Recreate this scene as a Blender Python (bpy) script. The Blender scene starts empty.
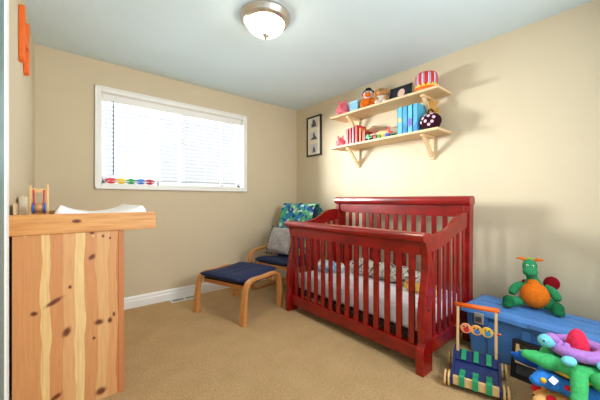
import bpy, bmesh, random
from math import *
from mathutils import Vector, Matrix, Euler

random.seed(7)
S = bpy.context.scene
COL = S.collection
F, CAMH = 289.0, 1.10
TH = atan(243 / 289.0)

# ------------------------------------------------------------------ survey helpers
def ray(px, py):
    a = (px - 300) / F; b = (200 - py) / F
    return (sin(TH) + a * cos(TH), cos(TH) - a * sin(TH), b)
def on_x(px, py, x):
    r = ray(px, py); t = x / r[0]; return Vector((x, t * r[1], CAMH + t * r[2]))
def on_y(px, py, y):
    r = ray(px, py); t = y / r[1]; return Vector((t * r[0], y, CAMH + t * r[2]))

# ------------------------------------------------------------------ mesh helpers
class MB:
    def __init__(s): s.bm = bmesh.new()
    def _add(s, verts, faces):
        vs = [s.bm.verts.new(v) for v in verts]
        for f in faces:
            try: s.bm.faces.new([vs[i] for i in f])
            except ValueError: pass
        return s
    def box(s, c, size, rot=None):
        hx, hy, hz = size[0] / 2, size[1] / 2, size[2] / 2
        m = Euler(rot).to_matrix() if rot else Matrix.Identity(3)
        v = [m @ Vector((x, y, z)) + Vector(c) for x in (-hx, hx) for y in (-hy, hy) for z in (-hz, hz)]
        return s._add(v, [(0,1,3,2),(4,6,7,5),(0,4,5,1),(2,3,7,6),(0,2,6,4),(1,5,7,3)])
    def span(s, a, b):
        return s.box([(a[i] + b[i]) / 2 for i in range(3)], [abs(b[i] - a[i]) for i in range(3)])
    def prism(s, poly, fn, t0, t1):
        """extrude a 2D polygon; fn(u, v, t) -> 3D point"""
        n = len(poly)
        v = [fn(p[0], p[1], t0) for p in poly] + [fn(p[0], p[1], t1) for p in poly]
        f = [tuple(range(n)), tuple(range(2 * n - 1, n - 1, -1))]
        f += [(i, n + i, n + (i + 1) % n, (i + 1) % n) for i in range(n)]
        return s._add(v, f)
    def tube(s, pts, r, seg=8, cap=True):
        pts = [Vector(p) for p in pts]; n = len(pts)
        rs = r if isinstance(r, (list, tuple)) else [r] * n
        verts, faces, prev = [], [], None
        for i in range(n):
            t = (pts[min(i + 1, n - 1)] - pts[max(i - 1, 0)])
            t = t.normalized() if t.length > 1e-9 else Vector((0, 0, 1))
            if prev is None:
                ref = Vector((0, 0, 1)) if abs(t.z) < .9 else Vector((1, 0, 0))
                nrm = t.cross(ref).normalized()
            else:
                nrm = prev - t * prev.dot(t); nrm = nrm.normalized()
            prev = nrm; b = t.cross(nrm)
            for k in range(seg):
                a = 2 * pi * k / seg
                verts.append(pts[i] + (nrm * cos(a) + b * sin(a)) * rs[i])
        for i in range(n - 1):
            for k in range(seg):
                faces.append((i*seg+k, i*seg+(k+1) % seg, (i+1)*seg+(k+1) % seg, (i+1)*seg+k))
        if cap:
            faces.append(tuple(range(seg - 1, -1, -1))); faces.append(tuple((n-1)*seg+k for k in range(seg)))
        return s._add(verts, faces)
    def lathe(s, prof, c=(0, 0, 0), seg=24, m=None, sx=1, sy=1):
        m = m or Matrix.Identity(3); c = Vector(c); verts, faces = [], []
        n = len(prof)
        for (r, z) in prof:
            for k in range(seg):
                a = 2 * pi * k / seg
                verts.append(m @ Vector((max(r, 1e-4) * cos(a) * sx, max(r, 1e-4) * sin(a) * sy, z)) + c)
        for i in range(n - 1):
            for k in range(seg):
                faces.append((i*seg+k, i*seg+(k+1) % seg, (i+1)*seg+(k+1) % seg, (i+1)*seg+k))
        faces.append(tuple(range(seg - 1, -1, -1))); faces.append(tuple((n-1)*seg+k for k in range(seg)))
        return s._add(verts, faces)
    def ell(s, c, r, rot=None, seg=16, rings=10):
        m = Euler(rot).to_matrix() if rot else Matrix.Identity(3)
        if not isinstance(r, (tuple, list)): r = (r, r, r)
        verts, faces = [], []
        for i in range(1, rings):
            t = pi * i / rings
            for k in range(seg):
                a = 2 * pi * k / seg
                verts.append(m @ Vector((r[0]*sin(t)*cos(a), r[1]*sin(t)*sin(a), r[2]*cos(t))) + Vector(c))
        top = len(verts); verts.append(m @ Vector((0, 0, r[2])) + Vector(c))
        bot = len(verts); verts.append(m @ Vector((0, 0, -r[2])) + Vector(c))
        for i in range(rings - 2):
            for k in range(seg):
                faces.append((i*seg+k, (i+1)*seg+k, (i+1)*seg+(k+1) % seg, i*seg+(k+1) % seg))
        for k in range(seg):
            faces.append((top, k, (k+1) % seg)); b = (rings-2)*seg
            faces.append((bot, b+(k+1) % seg, b+k))
        return s._add(verts, faces)
    def torus(s, c, R, r, seg=28, sg=12, flat=1.0):
        verts, faces = [], []
        for i in range(seg):
            a = 2*pi*i/seg
            for k in range(sg):
                b = 2*pi*k/sg
                verts.append(Vector(c)+Vector(((R+r*cos(b))*cos(a), (R+r*cos(b))*sin(a), r*flat*sin(b))))
        for i in range(seg):
            for k in range(sg):
                faces.append((i*sg+k, ((i+1) % seg)*sg+k, ((i+1) % seg)*sg+(k+1) % sg, i*sg+(k+1) % sg))
        return s._add(verts, faces)
    def strip(s, path, fn, w0, w1, th):
        """bent-wood strip: 2D path (u, z), thickness th (number or list) outward, width w0..w1"""
        n = len(path); P = [Vector(p) for p in path]
        ths = th if isinstance(th, (list, tuple)) else [th] * n
        ring = []
        for i in range(n):
            t = (P[min(i+1, n-1)] - P[max(i-1, 0)]).normalized(); nr = Vector((-t.y, t.x))
            ring.append((P[i] + nr * ths[i] / 2, P[i] - nr * ths[i] / 2))
        verts = []
        for a, b in ring:
            verts += [fn(a.x, a.y, w0), fn(a.x, a.y, w1), fn(b.x, b.y, w1), fn(b.x, b.y, w0)]
        faces = []
        for i in range(n - 1):
            for k in range(4):
                faces.append((i*4+k, i*4+(k+1) % 4, (i+1)*4+(k+1) % 4, (i+1)*4+k))
        faces.append((3, 2, 1, 0)); faces.append(tuple((n-1)*4+k for k in range(4)))
        return s._add(verts, faces)
    def cushion(s, c, size, rot=None, nx=14, ny=14, pw=.35, puff=1.0, fn=None):
        """pillow: flat outline with puffed top and bottom"""
        m = Euler(rot).to_matrix() if rot else Matrix.Identity(3)
        verts, faces = [], []
        def hgt(u, v):
            e = (1 - abs(u) ** 2.6) * (1 - abs(v) ** 2.6)
            return max(e, 0) ** pw * size[2] / 2 * puff
        for sgn in (1, -1):
            for i in range(nx + 1):
                for j in range(ny + 1):
                    u, v = -1 + 2*i/nx, -1 + 2*j/ny
                    p = Vector((u*size[0]/2, v*size[1]/2, sgn*hgt(u, v)))
                    if fn: p = fn(p, u, v)
                    verts.append(m @ p + Vector(c))
        st = (nx+1)*(ny+1)
        for i in range(nx):
            for j in range(ny):
                a = i*(ny+1)+j; q = (a, a+ny+1, a+ny+2, a+1)
                faces.append(q); faces.append(tuple(st+k for k in reversed(q)))
        s._add(verts, faces)
        bmesh.ops.remove_doubles(s.bm, verts=s.bm.verts, dist=1e-5)
        return s
    def build(s, name, mat, parent=None, smooth=False, bevel=0, sub=0, remesh=0, auto=None):
        bmesh.ops.recalc_face_normals(s.bm, faces=s.bm.faces)
        me = bpy.data.meshes.new(name); s.bm.to_mesh(me); s.bm.free()
        o = bpy.data.objects.new(name, me); COL.objects.link(o)
        for mm in (mat if isinstance(mat, (list, tuple)) else [mat]): me.materials.append(mm)
        if parent: o.parent = parent
        if remesh:
            r = o.modifiers.new('r', 'REMESH'); r.mode = 'VOXEL'; r.voxel_size = remesh; r.use_smooth_shade = True
            q = o.modifiers.new('s', 'SMOOTH'); q.iterations = 6; q.factor = .5
        if bevel:
            b = o.modifiers.new('b', 'BEVEL'); b.width = bevel; b.segments = 2; b.limit_method = 'ANGLE'; b.angle_limit = radians(40)
        if sub:
            b = o.modifiers.new('sub', 'SUBSURF'); b.levels = sub; b.render_levels = sub
        if smooth or remesh or sub:
            for p in me.polygons: p.use_smooth = True
        return o

def tag(o, label=None, cat=None, group=None, kind=None):
    if label: o['label'] = label
    if cat: o['category'] = cat
    if group: o['group'] = group
    if kind: o['kind'] = kind
    return o
def thing(name, label, cat, loc=(0, 0, 0), rz=0, group=None):
    o = bpy.data.objects.new(name, None); COL.objects.link(o); o.empty_display_size = .1
    o.location = loc; o.rotation_euler = (0, 0, rz)
    return tag(o, label, cat, group)
def copy_tree(o, parent=None):
    c = o.copy(); COL.objects.link(c); c.parent = parent
    for ch in list(o.children): copy_tree(ch, c)
    return c
def struct(name, mb, mat, parent=None, **k):
    o = mb.build(name, mat, parent, **k)
    if parent is None: o['kind'] = 'structure'
    return o

# ------------------------------------------------------------------ materials
def lin(c):
    return tuple(((v / 255) / 12.92 if v / 255 <= .04045 else ((v / 255 + .055) / 1.055) ** 2.4) for v in c) + (1,)
class N:
    def __init__(s, name):
        s.m = bpy.data.materials.new(name); s.m.use_nodes = True
        s.t = s.m.node_tree; s.b = s.t.nodes['Principled BSDF']
    def n(s, typ, **k):
        x = s.t.nodes.new(typ)
        for a, v in k.items():
            if a.startswith('i_'):
                key = a[2:]; key = int(key) if key.isdigit() else key.replace('_', ' ')
                x.inputs[key].default_value = v
            else: setattr(x, a, v)
        return x
    def l(s, a, b): s.t.links.new(a, b)
    def math(s, op, a, b=None, c=None):
        x = s.t.nodes.new('ShaderNodeMath'); x.operation = op
        for i, v in enumerate((a, b, c)):
            if v is None: continue
            if isinstance(v, (int, float)): x.inputs[i].default_value = v
            else: s.l(v, x.inputs[i])
        return x.outputs[0]
    def mix(s, f, a, b):
        x = s.t.nodes.new('ShaderNodeMix'); x.data_type = 'RGBA'
        for i, v in ((0, f), (6, a), (7, b)):
            if hasattr(v, 'default_value') or hasattr(v, 'is_output'): s.l(v, x.inputs[i])
            else: x.inputs[i].default_value = v
        return x.outputs[2]
    def coord(s, kind='Object'): return s.n('ShaderNodeTexCoord').outputs[kind]
    def noise(s, vec, scale, detail=3, rough=.55, sc=None):
        if sc:
            mp = s.n('ShaderNodeMapping'); mp.inputs['Scale'].default_value = sc; s.l(vec, mp.inputs[0]); vec = mp.outputs[0]
        x = s.n('ShaderNodeTexNoise'); x.inputs['Scale'].default_value = scale; x.inputs['Detail'].default_value = detail
        x.inputs['Roughness'].default_value = rough; s.l(vec, x.inputs['Vector']); return x.outputs['Fac']
    def ramp(s, f, stops, interp='LINEAR'):
        x = s.n('ShaderNodeValToRGB'); r = x.color_ramp; r.interpolation = interp
        while len(r.elements) < len(stops): r.elements.new(.5)
        for e, (p, c) in zip(r.elements, stops): e.position = p; e.color = c
        s.l(f, x.inputs[0]); return x.outputs[0]
    def bump(s, h, st=.2, d=.01):
        x = s.n('ShaderNodeBump'); x.inputs['Strength'].default_value = st; x.inputs['Distance'].default_value = d
        s.l(h, x.inputs['Height']); s.l(x.outputs[0], s.b.inputs['Normal'])
    def base(s, c): s.l(c, s.b.inputs['Base Color'])
    def set(s, **k):
        for a, v in k.items(): s.b.inputs[a.replace('_', ' ')].default_value = v
        return s

def simple(name, rgb, rough=.6, var=.12, scale=30, bump=0, spec=.5, coat=0, metal=0):
    m = N(name); c = lin(rgb); f = m.noise(m.coord(), scale)
    d = tuple(v * (1 - var) for v in c[:3]) + (1,); u = tuple(min(1, v * (1 + var)) for v in c[:3]) + (1,)
    m.base(m.ramp(f, [(.3, d), (.7, u)]))
    m.set(Roughness=rough, Specular_IOR_Level=spec, Coat_Weight=coat, Metallic=metal)
    if coat: m.set(Coat_Roughness=.15)
    if bump: m.bump(m.noise(m.coord(), scale * 6), bump, .004)
    return m.m
def fabric(name, rgb, var=.15, scale=60, bump=.5):
    m = simple(name, rgb, .95, var, scale, bump, spec=.15); return m
def wood(name, rgb, dark=.75, axis=2, rough=.5, scale=12, coat=0):
    m = N(name); co = m.coord(); sc = [9, 9, 9]; sc[axis] = .8
    f = m.noise(co, scale / 3, 5, .6, sc); c = lin(rgb)
    m.base(m.ramp(f, [(.3, tuple(v * dark for v in c[:3]) + (1,)), (.62, c)]))
    m.set(Roughness=rough, Coat_Weight=coat)
    if coat: m.set(Coat_Roughness=.12)
    return m.m

M = {}
m = N('wall_paint'); c = m.noise(m.coord(), 2.0); m.base(m.ramp(c, [(.3, lin((207, 192, 163))), (.7, lin((210, 196, 167)))]))
m.set(Roughness=.75, Specular_IOR_Level=.2); m.bump(m.noise(m.coord(), 220), .08, .002); M['wall'] = m.m
m = N('ceiling_paint'); m.base(m.ramp(m.noise(m.coord(), 3), [(.3, lin((216, 235, 243))), (.7, lin((219, 238, 246)))]))
m.set(Roughness=.9, Specular_IOR_Level=.1); m.bump(m.noise(m.coord(), 160), .12, .002); M['ceil'] = m.m
m = N('carpet'); co = m.coord(); f1 = m.noise(co, 95, 5, .75); f2 = m.noise(co, 5, 4, .6)
a = m.ramp(f1, [(.34, lin((184, 144, 96))), (.7, lin((248, 214, 162)))]); b = m.ramp(f2, [(.3, lin((202, 164, 114))), (.7, lin((232, 196, 144)))])
m.base(m.mix(.4, a, b)); m.set(Roughness=1, Specular_IOR_Level=.05); m.bump(m.noise(co, 80, 5, .8), 1.0, .02); M['carpet'] = m.m
M['white'] = simple('white_trim', (236, 236, 232), .4, .02, 6)
M['vinyl'] = simple('white_vinyl', (238, 240, 242), .35, .02, 6)
M['teal'] = simple('grey_teal_paint', (92, 124, 124), .4, .03, 4)
M['slat'] = simple('white_blind', (196, 199, 198), .4, .02, 8)
M['dark'] = simple('dark_metal', (70, 74, 78), .4, .05)
M['nickel'] = simple('brushed_nickel', (205, 196, 186), .32, .05, 40, metal=1)
M['black'] = simple('black_paint', (22, 20, 20), .35, .1)
M['orange'] = simple('orange_paint', (240, 105, 20), .45, .05)
m = N('lamp_glass'); m.base(m.ramp(m.noise(m.coord(), 4), [(0, lin((255, 250, 240))), (1, lin((255, 250, 242)))]))
m.set(Roughness=.25, Emission_Color=lin((255, 240, 218)), Emission_Strength=9.5); M['lampglass'] = m.m
# window pane: clear sheet with a little reflection
m = N('pane_glass'); t = m.t; tr = t.nodes.new('ShaderNodeBsdfTransparent'); gl = t.nodes.new('ShaderNodeBsdfGlossy'); gl.inputs['Roughness'].default_value = .02
ms = t.nodes.new('ShaderNodeMixShader'); ms.inputs[0].default_value = .06
t.links.new(tr.outputs[0], ms.inputs[1]); t.links.new(gl.outputs[0], ms.inputs[2]); t.links.new(ms.outputs[0], t.nodes['Material Output'].inputs[0]); M['pane'] = m.m
M['birch'] = wood('birch_bentwood', (206, 140, 76), .82, 0, .4, 14, .2)
M['shelfwood'] = wood('pale_pine', (226, 196, 150), .88, 1, .55, 14)
M['palewood'] = wood('pale_beech', (228, 190, 130), .88, 2, .5, 16)
M['pine'] = wood('pine', (214, 158, 98), .82, 0, .45, 10, .1)
m = N('cherry_stain'); co = m.coord(); f = m.noise(co, 5, 5, .6, (10, 1.2, 3))
m.base(m.ramp(f, [(.3, lin((106, 5, 3))), (.65, lin((150, 12, 7)))])); m.set(Roughness=.32, Coat_Weight=.4, Coat_Roughness=.12, Specular_IOR_Level=.4); M['cherry'] = m.m
M['navy'] = simple('navy_cotton', (30, 42, 78), .75, .2, 40, .3, .35)
M['sheet'] = simple('white_sheet', (243, 240, 246), .9, .04, 25, .3, .1)
M['padwhite'] = simple('white_pad', (244, 244, 244), .7, .02, 20, .1)
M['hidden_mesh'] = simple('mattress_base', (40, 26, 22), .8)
M['bluep'] = simple('blue_plastic', (80, 138, 206), .42, .06, 12, .06)
M['blued'] = simple('deep_blue_plastic', (48, 96, 168), .45, .06, 12)
M['bluedk'] = simple('navy_board', (22, 44, 100), .4, .08, 20)
M['green'] = simple('green_strap', (24, 150, 100), .5, .08, 30)
M['red'] = simple('red_paint', (205, 32, 36), .5, .06)
M['yellow'] = simple('yellow_paint', (245, 200, 60), .5, .06)
M['blue'] = simple('blue_paint', (40, 100, 200), .5, .06)
M['pinkp'] = fabric('pink_plush', (232, 120, 132))
M['skyb'] = simple('sky_blue_card', (130, 190, 220), .6, .05)
M['grgr'] = simple('grass_green_paint', (60, 160, 90), .5, .08)
M['cream'] = simple('cream', (238, 226, 200), .6, .05)
M['silver'] = simple('pale_metal', (205, 208, 196), .35, .05, metal=.6)

# ------------------------------------------------------------------ room shell
XR, YB, ZC = 2.76, 3.36, 2.44
XLB, XLF, YL = -.148, -.200, 1.28          # the left wall, a touch out of square
struct('floor', MB().span((-1.2, -1.2, -.1), (XR + .15, YB + .2, 0)), M['carpet'])
struct('ceiling', MB().span((-1.2, -1.2, ZC), (XR + .15, YB + .2, ZC + .1)), M['ceil'])
struct('wall_right', MB().span((XR, -1.2, 0), (XR + .12, YB + .16, ZC)), M['wall'])
mb = MB(); mb.prism([(XLB, YB), (XLF, YL), (XLF - .14, YL), (XLB - .14, YB)], lambda u, v, t: (u, v, t), 0, ZC)
struct('wall_left', mb, M['wall'])
mb = MB(); mb.span((-1.2, .30, 0), (XLF - .02, .42, ZC)); struct('wall_left_return', mb, M['wall'])['kind'] = 'structure'
# back wall with the window opening
wx0, wx1, wz0, wz1 = .325, 1.852, 1.258, 2.142
mb = MB(); Y0, Y1 = YB, YB + .14
mb.span((XLB - .14, Y0, 0), (XR, Y1, wz0)); mb.span((XLB - .14, Y0, wz1), (XR, Y1, ZC))
mb.span((XLB - .14, Y0, wz0), (wx0, Y1, wz1)); mb.span((wx1, Y0, wz0), (XR, Y1, wz1))
struct('wall_back', mb, M['wall'])
# trims
mb = MB(); o_ = .052
mb.span((wx0 - o_, YB - .018, wz0 - o_), (wx0, YB, wz1 + o_)); mb.span((wx1, YB - .018, wz0 - o_), (wx1 + o_, YB, wz1 + o_))
mb.span((wx0, YB - .018, wz1), (wx1, YB, wz1 + o_)); mb.span((wx0, YB - .018, wz0 - o_), (wx1, YB, wz0))
for a, b in (((wx0 - o_, YB - .026, wz0 - o_), (wx0 - o_ + .016, YB, wz1 + o_)), ((wx1 + o_ - .016, YB - .026, wz0 - o_), (wx1 + o_, YB, wz1 + o_)),
             ((wx0 - o_, YB - .026, wz1 + o_ - .016), (wx1 + o_, YB, wz1 + o_)), ((wx0 - o_, YB - .026, wz0 - o_), (wx1 + o_, YB, wz0 - o_ + .016))):
    mb.span(a, b)
struct('trim_1', mb, M['white'], bevel=.004)
def base_prof(): return [(0, 0), (.016, 0), (.016, .07), (.012, .082), (.012, .1), (.006, .115), (0, .118)]
mb = MB(); mb.prism(base_prof(), lambda u, v, t: (t, YB - u, v), XLB, XR); struct('baseboard_back', mb, M['white'])
mb = MB(); mb.prism(base_prof(), lambda u, v, t: (XR - u, t, v), -1.2, YB); struct('baseboard_right', mb, M['white'])
mb = MB(); mb.prism(base_prof(), lambda u, v, t: (XLB + (XLF - XLB) * (YB - t) / (YB - YL) + u, t, v), YL, YB); struct('baseboard_left', mb, M['white'])
# doorway trim and the open door leaf beside the camera
struct('trim_2', MB().span((-.30, 1.215, 0), (-.1149, YL, ZC)), M['white'], bevel=.003)
door = struct('door_1', MB().span((-.152, .45, .012), (-.1185, 1.205, 2.04)), M['teal'], bevel=.002)
mb = MB()
for z0, z1 in ((.18, .95), (1.08, 1.9)):
    for y0, y1 in ((.55, .79), (.87, 1.11)):
        mb.span((-.1187, y0, z0), (-.1172, y1, z1))
mb.build('door_panel', M['teal'], door, bevel=.001)
# window unit
win = MB(); yw0, yw1 = YB + .085, YB + .125
win.span((wx0, yw0, wz0), (wx0 + .04, yw1, wz1)); win.span((wx1 - .04, yw0, wz0), (wx1, yw1, wz1))
win.span((wx0, yw0, wz0), (wx1, yw1, wz0 + .04)); win.span((wx0, yw0, wz1 - .04), (wx1, yw1, wz1))
xm = on_y(182, 150, yw0).x
win.span((xm - .03, yw0 - .012, wz0), (xm + .03, yw1, wz1))
for p in (158, 222):
    x = on_y(p, 150, yw0).x; win.span((x - .012, yw0, wz0), (x + .012, yw1, wz1))
wo = struct('window_1', win, M['vinyl'], bevel=.003)
MB().span((wx0 + .03, yw0 + .018, wz0 + .03), (wx1 - .03, yw0 + .022, wz1 - .03)).build('glass_pane', M['pane'], wo)
mb = MB(); mb.span((wx0, YB - .0, wz0 - .002), (wx1, yw0, wz0 + .006)); mb.span((wx0, YB, wz1 - .006), (wx1, yw0, wz1 + .002))
mb.span((wx0 - .002, YB, wz0), (wx0 + .006, yw0, wz1)); mb.span((wx1 - .006, YB, wz0), (wx1 + .002, yw0, wz1))
mb.build('window_jamb', M['white'], wo)

# ------------------------------------------------------------------ window blind
bl = thing('window_blind', 'white horizontal slat blind lowered over the wide window', 'blind', ((wx0 + wx1) / 2, YB + .04, wz0 + .006))
def L(p): return (p[0] - bl.location.x, p[1] - bl.location.y, p[2] - bl.location.z)
MB().span(L((wx0 + .008, YB + .012, wz1 - .075)), L((wx1 - .008, YB + .066, wz1 - .006))).build('headrail', M['white'], bl, bevel=.006)
mb = MB(); z = wz0 + .075; k = 0
while z < wz1 - .085:
    mb.box(L(((wx0 + wx1) / 2, YB + .04, z)), (wx1 - wx0 - .024, .046, .003), (radians(2), 0, 0)); z += .0420
mb.build('slats', M['slat'], bl)
MB().span(L((wx0 + .012, YB + .026, wz0 + .040)), L((wx1 - .012, YB + .054, wz0 + .056))).build('bottom_rail', M['slat'], bl, bevel=.004)
for p in (118, 158, 205, 240):
    x = on_y(p, 150, YB + .03).x
    MB().tube([L((x, YB + .026, wz0 + .05)), L((x, YB + .026, wz1 - .07))], .0014, 5).build('ladder_cord', M['slat'], bl)
x = on_y(113.2, 140, YB + .015).x
w = MB().tube([L((x, YB + .010, wz0 + .09)), L((x, YB + .010, wz1 - .07))], .005, 8).build('tilt_wand', M['dark'], bl)
x = on_y(243, 180, YB + .01).x
MB().tube([L((x, YB + .008, wz0 + .09)), L((x, YB + .008, wz1 - .07))], .0013, 5).tube([L((x, YB + .008, wz0 + .05)), L((x, YB + .008, wz0 + .10))], [.009, .004], 8).build('pull_cord', M['slat'], bl)

# rainbow toy on the window ledge: five coloured pieces linked in a row
sx0 = on_y(105.5, 182, YB + .01).x; sx1 = on_y(154, 182, YB + .01).x
cat = thing('linked_toy', 'row of five linked rainbow coloured toy links on the window ledge', 'toy', ((sx0 + sx1) / 2, YB - .004, wz0 + .006))
rain = [(235, 70, 90), (250, 215, 60), (40, 165, 90), (60, 130, 225), (200, 50, 90)]
wseg = (sx1 - sx0) / 5
for i, c in enumerate(rain):
    xx = sx0 + wseg * (i + .5) - cat.location.x; mt = simple('toy_colour', c, .4, .05)
    mb = MB(); mb.ell((xx, 0, .026), (wseg * .56, .016, .028)); mb.build('toy_link', mt, cat, smooth=True)
MB().tube([(-wseg * 2.4, -.008, .021), (wseg * 2.4, -.008, .021)], .0075, 8).build('white_rod', M['white'], cat, smooth=True)

# ------------------------------------------------------------------ ceiling lamp
cl = thing('ceiling_lamp', 'round flush ceiling lamp with frosted glass bowl and nickel ring', 'lamp', (1.165, 1.775, ZC))
MB().lathe([(.02, 0), (.178, 0), (.184, -.010), (.180, -.024), (.172, -.030), (.172, -.040), (.158, -.054), (.142, -.064), (.134, -.060), (.134, -.045), (.02, -.04)], seg=40).build('lamp_ring', M['nickel'], cl, smooth=True)
MB().lathe([(.133, -.05), (.134, -.066), (.128, -.082), (.110, -.102), (.082, -.120), (.045, -.133), (.01, -.137)], seg=40).build('glass_bowl', M['lampglass'], cl, smooth=True)
MB().lathe([(.004, -.130), (.028, -.134), (.028, -.142), (.016, -.150), (.012, -.160), (.003, -.172)], seg=16).build('finial', M['nickel'], cl, smooth=True)

# ------------------------------------------------------------------ floor vent
v0 = thing('floor_vent', 'small white floor register beside the baseboard', 'vent', (1.085, 3.285, 0), 0)
mb = MB(); mb.span((-.15, -.055, 0), (.15, -.04, .008)); mb.span((-.15, .04, 0), (.15, .055, .008)); mb.span((-.15, -.04, 0), (-.13, .04, .008)); mb.span((.13, -.04, 0), (.15, .04, .008))
mb.span((-.008, -.04, 0), (.008, .04, .008)); mb.build('vent_frame', M['white'], v0, bevel=.002)
mb = MB()
for i in range(12):
    xx = -.12 + i * .0218
    mb.box((xx, 0, .004), (.007, .08, .004))
mb.build('louvre', M['silver'], v0)
MB().span((-.13, -.04, 0), (.13, .04, .0015)).build('vent_well', M['dark'], v0)

# ------------------------------------------------------------------ orange wall letter
def wall_left_x(y): return XLB + (XLF - XLB) * (YB - y) / (YB - YL)
ang = atan((XLB - XLF) / (YB - YL))
le = thing('wall_letter', 'orange rounded capital H letter hung high on the left wall', 'letter', (wall_left_x(2.5) + .002, 2.5, 1.885), -ang)
def bar(y0, z0, y1, z1, r):
    n = 10; poly = []
    d = Vector((y1 - y0, z1 - z0)); a0 = atan2(d.y, d.x)
    for i in range(n + 1): a = a0 - pi / 2 + pi * i / n; poly.append((y1 + r * cos(a), z1 + r * sin(a)))
    for i in range(n + 1): a = a0 + pi / 2 + pi * i / n; poly.append((y0 + r * cos(a), z0 + r * sin(a)))
    return poly
mb = MB(); X_ = lambda u, v, t: (t, u, v)
mb.prism(bar(-.115, .07, -.115, .34, .036), X_, 0, .024); mb.prism(bar(.115, .07, .115, .34, .036), X_, 0, .024); mb.prism(bar(-.115, .21, .115, .21, .028), X_, 0, .0235)
mb.build('letter_body', M['orange'], le, bevel=.003)

# ------------------------------------------------------------------ framed triptych on right wall
pf = thing('wall_photo_frame', 'narrow black frame with three small photographs in a white mat', 'picture frame', (XR - .002, 2.965, 1.715))
hw, hh = .145, .555
mb = MB(); T = lambda u, v, t: (-t, u, v)
mb.span((-.022, -hw, 0), (0, -hw + .02, hh)); mb.span((-.022, hw - .02, 0), (0, hw, hh)); mb.span((-.022, -hw, 0), (0, hw, .02)); mb.span((-.022, -hw, hh - .02), (0, hw, hh))
mb.build('frame', M['black'], pf, bevel=.002)
MB().span((-.010, -hw + .015, .015), (-.004, hw - .015, hh - .015)).build('mat', M['cream'], pf)
m = N('small_photo'); co = m.coord(); f = m.noise(co, 18, 4); m.base(m.ramp(f, [(.4, lin((50, 46, 48))), (.5, lin((150, 142, 140))), (.62, lin((225, 222, 220)))])); m.set(Roughness=.3); M['photo'] = m.m
M['photogrey'] = simple('photo_grey', (214, 212, 212), .35, .04)
M['photodark'] = simple('photo_figure', (88, 78, 78), .4, .3, 60)
for k in range(3):
    zc = .10 + k * .178
    p = MB().span((-.0115, -.075, zc - .062), (-.0100, .075, zc + .072)).build('photo_print', M['photogrey'], pf)
    fig = [[(-.035, -.05), (-.012, -.05), (-.006, -.02), (.006, -.05), (.03, -.05), (.018, .0), (.008, .03), (-.008, .034), (-.018, .0)],
           [(-.06, -.048), (.058, -.048), (.05, -.028), (.012, -.012), (.02, .02), (.006, .05), (-.014, .046), (-.02, .0), (-.05, -.02)],
           [(-.045, -.05), (.045, -.05), (.05, -.01), (.026, .01), (.03, .045), (.004, .058), (-.012, .04), (-.03, .03), (-.04, -.01)]][k]
    mb = MB(); mb.prism(fig, lambda u, v, t: (-t, u, zc + v), .0115, .0122)
    mb.build('photo_figure', M['photodark'], p)

# ------------------------------------------------------------------ wall shelves
SX0, SY0, SY1 = 2.49, 1.13, 2.405
def shelf(name_label, ztop):
    s = thing('wall_shelf', name_label, 'shelf', (XR, (SY0 + SY1) / 2, ztop))
    h = (SY1 - SY0) / 2
    MB().span((SX0 - XR, -h, -.022), (-.001, h, 0)).build('shelf_board', M['shelfwood'], s, bevel=.002)
    for yy in (-h + .17, h - .22):
        b = MB(); b.span((-.024, yy - .018, -.24), (-.001, yy + .018, -.022)); b.span((-.22, yy - .018, -.044), (-.024, yy + .018, -.022))
        b.build('bracket', M['shelfwood'], s, bevel=.002)
        b = MB(); b.prism([(-.20, -.044), (-.165, -.044), (-.024, -.185), (-.024, -.222)], lambda u, v, t: (u, t, v), yy - .015, yy + .015)
        b.build('brace', M['shelfwood'], s, bevel=.001)
    return s
ZU, ZL = 2.085, 1.727
shelf('upper pale pine wall shelf holding plush animals and a striped drum', ZU)
shelf('lower pale pine wall shelf holding books and wooden toys', ZL)
def sy(px, x): return on_x(px, 150, x).y

EYE = simple('plush_eye', (12, 12, 14), .15, 0)
def plush(name, mb, mat, parent, vox=.008): return mb.build(name, mat, parent, remesh=vox)

# pink pig plush, upper shelf
def pig(label, loc, s, rz):
    t = thing('pig_toy', label, 'toy', loc, rz)
    mb = MB(); mb.ell((0, 0, .075*s), (.07*s, .065*s, .075*s)); mb.ell((0, -.045*s, .10*s), (.05*s, .045*s, .048*s)); 
    for sx in (-1, 1):
        mb.ell((sx*.04*s, -.04*s, .022*s), (.024*s, .03*s, .022*s)); mb.ell((sx*.06*s, -.02*s, .07*s), (.02*s, .025*s, .035*s), (0, sx*.5, 0))
    plush('body', mb, M['pinkp'], t, .009*s)
    for sx in (-1, 1):
        MB().ell((sx*.036*s, -.035*s, .152*s), (.017*s, .009*s, .026*s), (0, sx*.35, 0)).build('ear', M['pinkp'], t, smooth=True)
    MB().ell((0, -.09*s, .097*s), (.02*s, .012*s, .016*s)).build('snout', M['pinkd'], t, smooth=True)
    for sx in (-1, 1): MB().ell((sx*.022*s, -.083*s, .118*s), .005*s).build('eye', EYE, t, smooth=True)
    return t
M['pinkd'] = fabric('deep_pink_plush', (214, 88, 104))
FC = radians(-62)   # turn toys on the shelf to face out into the room
pig('round pink pig plush at the left end of the upper shelf', (2.60, sy(343.5, 2.60), ZU), 1.05, FC)
pig('small pink pig beside the red books on the lower shelf', (2.58, sy(341, 2.58), ZL), .74, FC)

# light blue gift box
yb = sy(356, 2.6)
t = thing('gift_box', 'light blue card box between pink pig and orange plush', 'box', (2.605, yb, ZU))
MB().box((0, 0, .055), (.10, .115, .11)).build('box_body', M['skyb'], t, bevel=.003)
MB().box((0, 0, .121), (.106, .121, .022)).build('box_lid', simple('pale_blue_card', (170, 214, 232), .6, .04), t, bevel=.003)

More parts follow.
